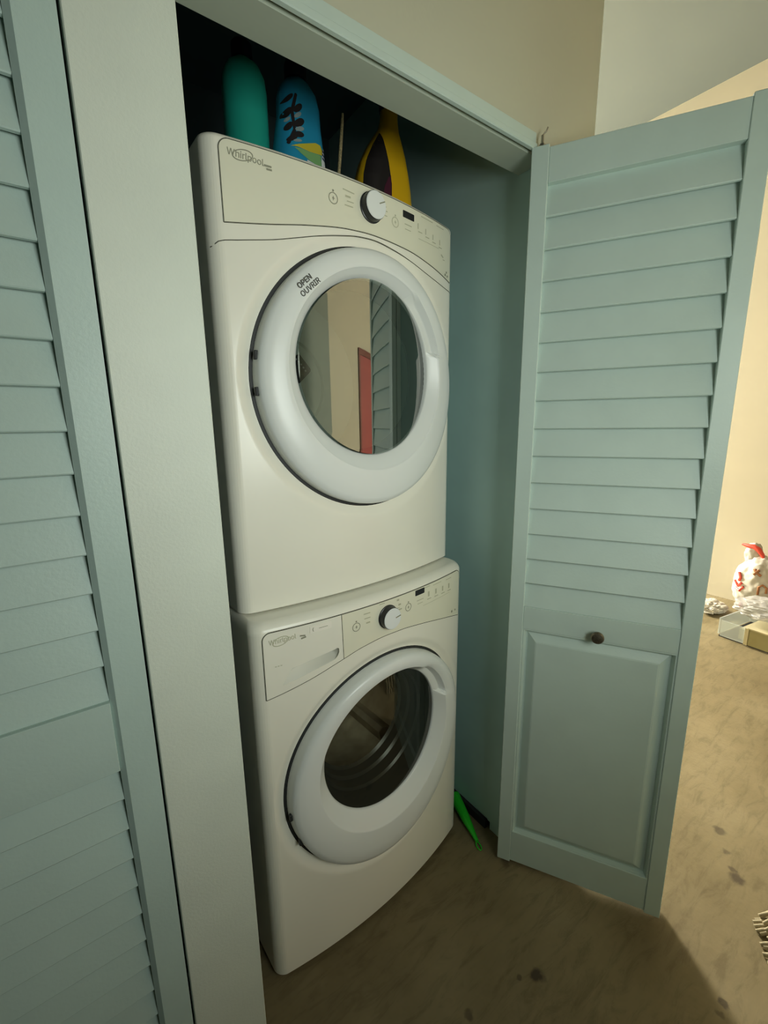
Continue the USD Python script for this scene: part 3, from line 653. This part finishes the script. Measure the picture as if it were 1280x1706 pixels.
# ------------------------------------------------------------------ bottles on the dryer
TOPZ = 1.9665
def bottle(rings, n=6):
    """rings of (half width, half depth, corner radius, z, x shift)"""
    rr = []
    for hw, hd, r, z, dx in rings:
        p = rrect(hw, hd, min(r, hw*.99, hd*.99), n); rr.append(np.column_stack([p[:, 0]+dx, p[:, 1], np.full(len(p), z)]))
    m = loft(rr, cap0=True, cap1=True); m.fix_normals(); return m
t = thing('bottle', 'tall teal bottle, leftmost on top of the dryer', 'bottle', loc=(0.246, 0.425, TOPZ), rotz=0.1)
obj('body', lathe([(0, 0), (0.044, 0), (0.049, 0.006), (0.050, 0.02), (0.050, 0.21), (0.047, 0.235), (0.038, 0.255), (0.022, 0.265), (0.020, 0.27), (0, 0.27)], 40), 'teal', t)
obj('cap', lathe([(0, 0.27), (0.023, 0.27), (0.023, 0.30), (0.021, 0.303), (0, 0.303)], 32), 'bluecap', t)
t = thing('bottle', 'bright blue bottle with a yellow-green label, second from left on the dryer', 'bottle', loc=(0.362, 0.395, TOPZ), rotz=0.25)
br = [(0.064, 0.036, 0.03, 0, 0), (0.070, 0.041, 0.036, 0.01, 0), (0.070, 0.041, 0.036, 0.07, 0), (0.065, 0.039, 0.036, 0.12, 0.002), (0.057, 0.036, 0.034, 0.17, 0.004), (0.055, 0.035, 0.033, 0.21, 0.004), (0.047, 0.032, 0.03, 0.235, 0.004), (0.032, 0.025, 0.025, 0.252, 0.004), (0.022, 0.022, 0.022, 0.258, 0.004)]
obj('body', bottle(br), 'blue', t, smooth=60)
obj('cap', lathe([(0, 0.258), (0.026, 0.258), (0.026, 0.285), (0.021, 0.300), (0, 0.302)], 32), 'bluecap', t)
class Front:                             # front face of the blue bottle, for label pieces
    def __init__(s, rings): s.r = rings
    def y(s, x, z):
        zz = [q[3] for q in s.r]; hw = np.interp(z, zz, [q[0] for q in s.r]); hd = np.interp(z, zz, [q[1] for q in s.r]); cr = np.minimum(np.interp(z, zz, [q[2] for q in s.r]), hd*.99)
        dx = np.interp(z, zz, [q[4] for q in s.r]); d = np.clip(np.abs(x-dx)-(hw-cr), 0, cr)
        return -(hd-cr)-np.sqrt(np.maximum(cr*cr-d*d, 0))
def patch(fr, poly, h=0.0008, step=0.004):
    ms = []
    x0, z0, x1, z1 = poly.bounds
    V, Fc = [], []
    for a in np.arange(x0, x1, step):
        for b in np.arange(z0, z1, step*2):
            g = poly.intersection(sbox(a, b, a+step, b+step*2))
            for q in (g.geoms if hasattr(g, 'geoms') else [g]):
                if q.geom_type != 'Polygon' or q.area < 1e-10: continue
                v, f = trimesh.creation.triangulate_polygon(q, engine='earcut'); f = np.asarray(f)
                e1 = v[f[:, 1]]-v[f[:, 0]]; e2 = v[f[:, 2]]-v[f[:, 0]]; fl = (e1[:, 0]*e2[:, 1]-e1[:, 1]*e2[:, 0]) < 0; f[fl] = f[fl][:, ::-1]
                Fc.append(f+len(V)); V += [tuple(p) for p in v]
    V = np.array(V); return trimesh.Trimesh(np.stack([V[:, 0], fr.y(V[:, 0], V[:, 1])-h, V[:, 1]], 1), np.vstack(Fc), process=False)
fb = Front(br); LZ = 0.020
lz = lambda *p: Polygon([(x, z+LZ) for x, z in p])
obj('label', patch(fb, lz((-0.052, 0.074), (-0.02, 0.089), (0.0, 0.098), (0.02, 0.107), (0.036, 0.108), (0.042, 0.10), (0.040, 0.088), (0.02, 0.084), (0.0, 0.080), (-0.02, 0.078))), 'labelyellow', t, smooth=True, label='yellow swoosh on the label')
obj('label', patch(fb, lz((-0.045, 0.072), (-0.02, 0.0775), (0.0, 0.0795), (0.02, 0.0835), (0.036, 0.086), (0.036, 0.060), (0.0, 0.060), (-0.03, 0.066))), 'labelgreen', t, smooth=True)
obj('label', patch(fb, lz((-0.01, 0.050), (0.060, 0.050), (0.062, 0.075), (0.058, 0.112), (0.050, 0.108), (0.043, 0.096), (0.0365, 0.075), (0.0365, 0.0595), (-0.01, 0.0595))), 'labelwhite', t, smooth=True)
obj('label', patch(fb, unary_union([sbox(0.0405+0.001*i, LZ+0.080+0.0085*i, 0.0565, LZ+0.0855+0.0085*i) for i in range(3)]), 0.0012), 'labelnavy', t, smooth=True)
blob = lambda x, z, a, b, r: affinity.rotate(affinity.scale(Point(x, z).buffer(1, 12), a, b), r)
obj('label', patch(fb, unary_union([blob(-0.046, 0.112, 0.014, 0.005, 35), blob(-0.030, 0.124, 0.016, 0.006, 20), blob(-0.050, 0.136, 0.012, 0.005, 55), blob(-0.026, 0.150, 0.018, 0.007, 38), blob(-0.048, 0.166, 0.013, 0.005, 60), blob(-0.026, 0.180, 0.015, 0.006, 45), blob(-0.044, 0.196, 0.012, 0.004, 50), LineString([(-0.055, 0.10), (-0.040, 0.13), (-0.040, 0.17), (-0.030, 0.205)]).buffer(0.003)])), 'labeldark', t, smooth=True, label='dark wavy leaf pattern')
obj('label', patch(fb, unary_union([blob(-0.026, 0.137, 0.014, 0.0045, 26), blob(-0.034, 0.110, 0.012, 0.003, 20), blob(-0.028, 0.165, 0.012, 0.004, 40), blob(-0.050, 0.151, 0.007, 0.003, 50)])), 'labelpale', t, smooth=True)
t = thing('bottle', 'yellow jug bottle with a dark maroon label, rightmost on the dryer', 'bottle', loc=(0.622, 0.405, TOPZ), rotz=0.12)
yr = [(0.085, 0.042, 0.036, 0, 0), (0.093, 0.048, 0.042, 0.012, 0), (0.094, 0.048, 0.044, 0.07, 0), (0.090, 0.046, 0.044, 0.11, 0.001), (0.080, 0.043, 0.042, 0.15, 0.004), (0.064, 0.038, 0.036, 0.19, 0.010), (0.046, 0.032, 0.030, 0.225, 0.016), (0.032, 0.026, 0.025, 0.25, 0.022), (0.026, 0.023, 0.0225, 0.275, 0.025), (0.024, 0.022, 0.0215, 0.30, 0.026)]
obj('body', bottle(yr), 'yellow', t, smooth=60)
cp_ = lathe([(0, 0.30), (0.027, 0.30), (0.027, 0.33), (0.024, 0.335), (0, 0.335)], 32); cp_.apply_translation((0.026, 0, 0)); obj('cap', cp_, 'bluecap', t)
fy = Front(yr)
lzz = np.linspace(0.03, 0.235, 24)
lft = [(float(np.interp(z, [q[3] for q in yr], [q[4]-q[0]+0.003 for q in yr])), z) for z in lzz]
rgt = [(float(np.interp(z, [0.03, 0.10, 0.155, 0.19, 0.22, 0.235], [-0.014, -0.010, -0.018, -0.026, -0.026, -0.024])), z) for z in lzz[::-1]]
obj('label', patch(fy, Polygon(lft+rgt).buffer(0)), 'labeldark', t, smooth=True, label='dark brown label')
obj('label', patch(fy, Polygon([(-0.045, 0.05), (-0.014, 0.05), (-0.012, 0.12), (-0.022, 0.112), (-0.038, 0.085)]), 0.0012), 'maroon', t, smooth=True, label='maroon flash on the label')
st = tube([(0.462, 0.385, TOPZ), (0.468, 0.388, TOPZ+0.08), (0.480, 0.392, TOPZ+0.16), (0.488, 0.395, TOPZ+0.215), (0.492, 0.397, TOPZ+0.24)], [0.0035, 0.0042, 0.0045, 0.004, 0.003], 10)
obj('wooden_stick', st, 'tan', None, label='thin speckled tan stick standing between the blue and yellow bottles', category='stick')

# ------------------------------------------------------------------ things on the floor
t = thing('brush', 'bright green plastic brush handle on the floor between washer and closet wall', 'brush', loc=(0, 0, 0))
a, b = np.array([0.842, 0.285, 0.034]), np.array([0.786, 0.120, 0.014])
hp_ = [a+(b-a)*s for s in np.linspace(0, 1, 14)]
rad = np.interp(np.linspace(0, 1, 14), [0, .25, .55, .8, 1], [0.020, 0.019, 0.016, 0.010, 0.006])
hm = tube(hp_, rad, 16); obj('handle', hm, 'green', t, smooth=50)
d = (b-a)/np.linalg.norm(b-a); sd = np.cross(d, [0, 0, 1.0]); sd /= np.linalg.norm(sd)
lp = [b+d*(0.012-0.014*math.cos(q))+sd*0.007*math.sin(q)-np.array([0, 0, 0.006]) for q in np.linspace(0, 2*math.pi, 25)]
obj('hanging_loop', tube(lp, 0.0022, 8, False), 'green', t, smooth=50)
hd = bx(-0.03, 0.03, -0.02, 0.02, 0.0, 0.05, 0.006); hd.apply_translation((0.828, 0.318, 0.0)); obj('brush_head', hd, 'green', t, smooth=False)

# string mop head at the right edge
t = thing('mop_head', 'beige string mop head lying on the concrete at the right edge', 'mop')
for i in range(22):
    f = (i % 11)/10; layer = i//11
    tip = np.array([1.153+0.100*f+0.010*math.sin(i*2.3)+0.02*layer, -0.572+0.056*f-0.012*layer])
    d = np.array([0.50+0.25*f, -0.87+0.25*f]); d /= np.linalg.norm(d); q = np.array([-d[1], d[0]])
    rise = (0.006+0.016*math.sin(math.pi*(0.15+0.7*f)))*(0.55+0.75*layer)
    pts = []
    for s_ in np.linspace(0, 1, 18):
        p = tip+d*0.26*s_+q*(0.05*s_*s_+0.005*math.sin(5*s_+i))
        pts.append((p[0], p[1], 0.0060+rise*min(1, s_*7.0)**0.7*(1-0.3*s_)+0.011*layer))
    obj('strand', tube(pts, 0.0050, 8), 'mop', t, smooth=50)

# clear storage box near the far wall
t = thing('storage_box', 'low clear plastic storage box with a tan end on the floor under the bags', 'storage box')
bo = np.array([3.20, 0.172]); dirx = np.array([0.985, -0.17]); diry = np.array([-0.10, -1.0])/math.hypot(0.1, 1)
def boxpt(u, v, z): p = bo+dirx*u+diry*v; return [p[0], p[1], z]
def wallq(u0, v0, u1, v1, z0, z1, th_=0.006):
    P = np.array([bo+dirx*u0+diry*v0, bo+dirx*u1+diry*v1]); dd_ = P[1]-P[0]; nn = np.array([-dd_[1], dd_[0]])/np.linalg.norm(dd_)*th_/2
    pts = [[*(p+s*nn), z] for p in P for s in (-1, 1) for z in (z0, z1)]
    return trimesh.Trimesh(pts).convex_hull
for q in (wallq(0.02, 0, 0.42, 0, 0.012, 0.125), wallq(0, 0.02, 0, 0.155, 0.012, 0.120), wallq(0.42, 0, 0.42, 0.75, 0.012, 0.12)):
    obj('bin_wall', q, 'clearbin', t, smooth=False, label='clear plastic wall')
obj('tan_end', wallq(0, 0.165, 0, 0.75, 0.012, 0.118, 0.012), 'boxtan', t, smooth=False, label='tan cardboard front')
obj('corner_post', wallq(-0.002, 0.152, -0.002, 0.172, 0.010, 0.122, 0.016), 'boxpale', t, smooth=False)
obj('base', cat(trimesh.Trimesh([boxpt(u, v, z) for u in (0.01, 0.42) for v in (0.01, 0.75) for z in (0.0, 0.012)]).convex_hull), 'base', t, smooth=False)
obj('content', cat(trimesh.Trimesh([boxpt(u, v, z) for u in (0.05, 0.38) for v in (0.10, 0.70) for z in (0.012, 0.085)]).convex_hull), 'boxpale', t, smooth=False, label='pale folded content')
obj('rim', cat(wallq(0.0, 0.165, 0.0, 0.75, 0.118, 0.126, 0.02)), 'boxpale', t, smooth=False)

def crumple(cx, cy, cz, rx, ry, rz, seed, amp=0.16, sub=4, flat=True, fr=2.6):
    m = trimesh.creation.icosphere(sub); v = m.vertices.copy()
    k = meshkit.fbm(v*fr+10*seed, 3, seed)-0.5; k2 = np.abs(meshkit.noise(v*5.3+7*seed, seed+3)-0.5)
    v = v*(1+amp*2*k-amp*1.2*k2)[:, None]
    v = v*[rx, ry, rz]+[cx, cy, cz]
    if flat: v[:, 2] = np.maximum(v[:, 2], 0.001)
    return trimesh.Trimesh(v, m.faces, process=False)
# white shopping bag with red print
t = thing('shopping_bag', 'white plastic shopping bag with red print standing against the far cream wall', 'bag')
bag = crumple(3.79, 0.12, 0.235, 0.14, 0.155, 0.235, 3, 0.13)
nk = crumple(3.79, 0.175, 0.46, 0.05, 0.055, 0.09, 5, 0.2, 3, False)
obj('body', cat(bag, nk), 'bag', t, smooth=True)
obj('handle', tube([(3.77, 0.245, 0.525), (3.76, 0.21, 0.522), (3.75, 0.175, 0.525), (3.75, 0.145, 0.51), (3.75, 0.12, 0.475), (3.75, 0.105, 0.445)], [0.008, 0.014, 0.017, 0.018, 0.014, 0.008], 10), 'bagred', t, smooth=50, label='red tied handle')
def onbag(m, pts2, mat, r=0.011):
    for q in pts2:
        P = []
        for (y, z) in q:
            vs = bag.vertices; s = (np.abs(vs[:, 1]-y)*1.0+np.abs(vs[:, 2]-z)*1.0+(vs[:, 0] > 3.79)*9)
            P.append(vs[np.argmin(s)]+np.array([-0.004, 0, 0]))
        obj('print', tube(np.array(P)+1e-6*np.arange(len(P))[:, None], r, 6), mat, t, smooth=50)
onbag(None, [[(0.215, 0.33), (0.205, 0.30), (0.215, 0.27)], [(0.235, 0.26), (0.215, 0.23), (0.195, 0.26)], [(0.225, 0.21), (0.20, 0.20), (0.185, 0.235)]], 'bagred', 0.009)
onbag(None, [[(0.135, 0.385), (0.115, 0.36), (0.095, 0.345)], [(0.125, 0.345), (0.105, 0.375)]], 'bagbrown', 0.009)
onbag(None, [[(0.085, 0.21), (0.09, 0.255), (0.065, 0.28), (0.045, 0.26), (0.05, 0.23)]], 'bagbrown', 0.007)
onbag(None, [[(0.20, 0.10), (0.185, 0.08), (0.19, 0.06)]], 'bagred', 0.012)
obj('paper_bag', crumple(3.955, -0.10, 0.21, 0.03, 0.12, 0.21, 11, 0.08, 3), 'bagtan', None, smooth=True, label='tan paper bag behind the white shopping bag', category='bag')
t = None
obj('plastic_wrap', crumple(3.42, -0.02, 0.195, 0.16, 0.17, 0.068, 21, 0.22, 4, False, 2.8), 'film', None, smooth=25, label='crumpled clear plastic wrap lying on the storage box', category='plastic wrap')
obj('plastic_bag', crumple(3.62, 0.345, 0.042, 0.11, 0.10, 0.045, 31, 0.34, 4, True, 2.2), 'bag', None, smooth=25, label='small crumpled white plastic bag on the floor beside the shopping bag', category='bag')
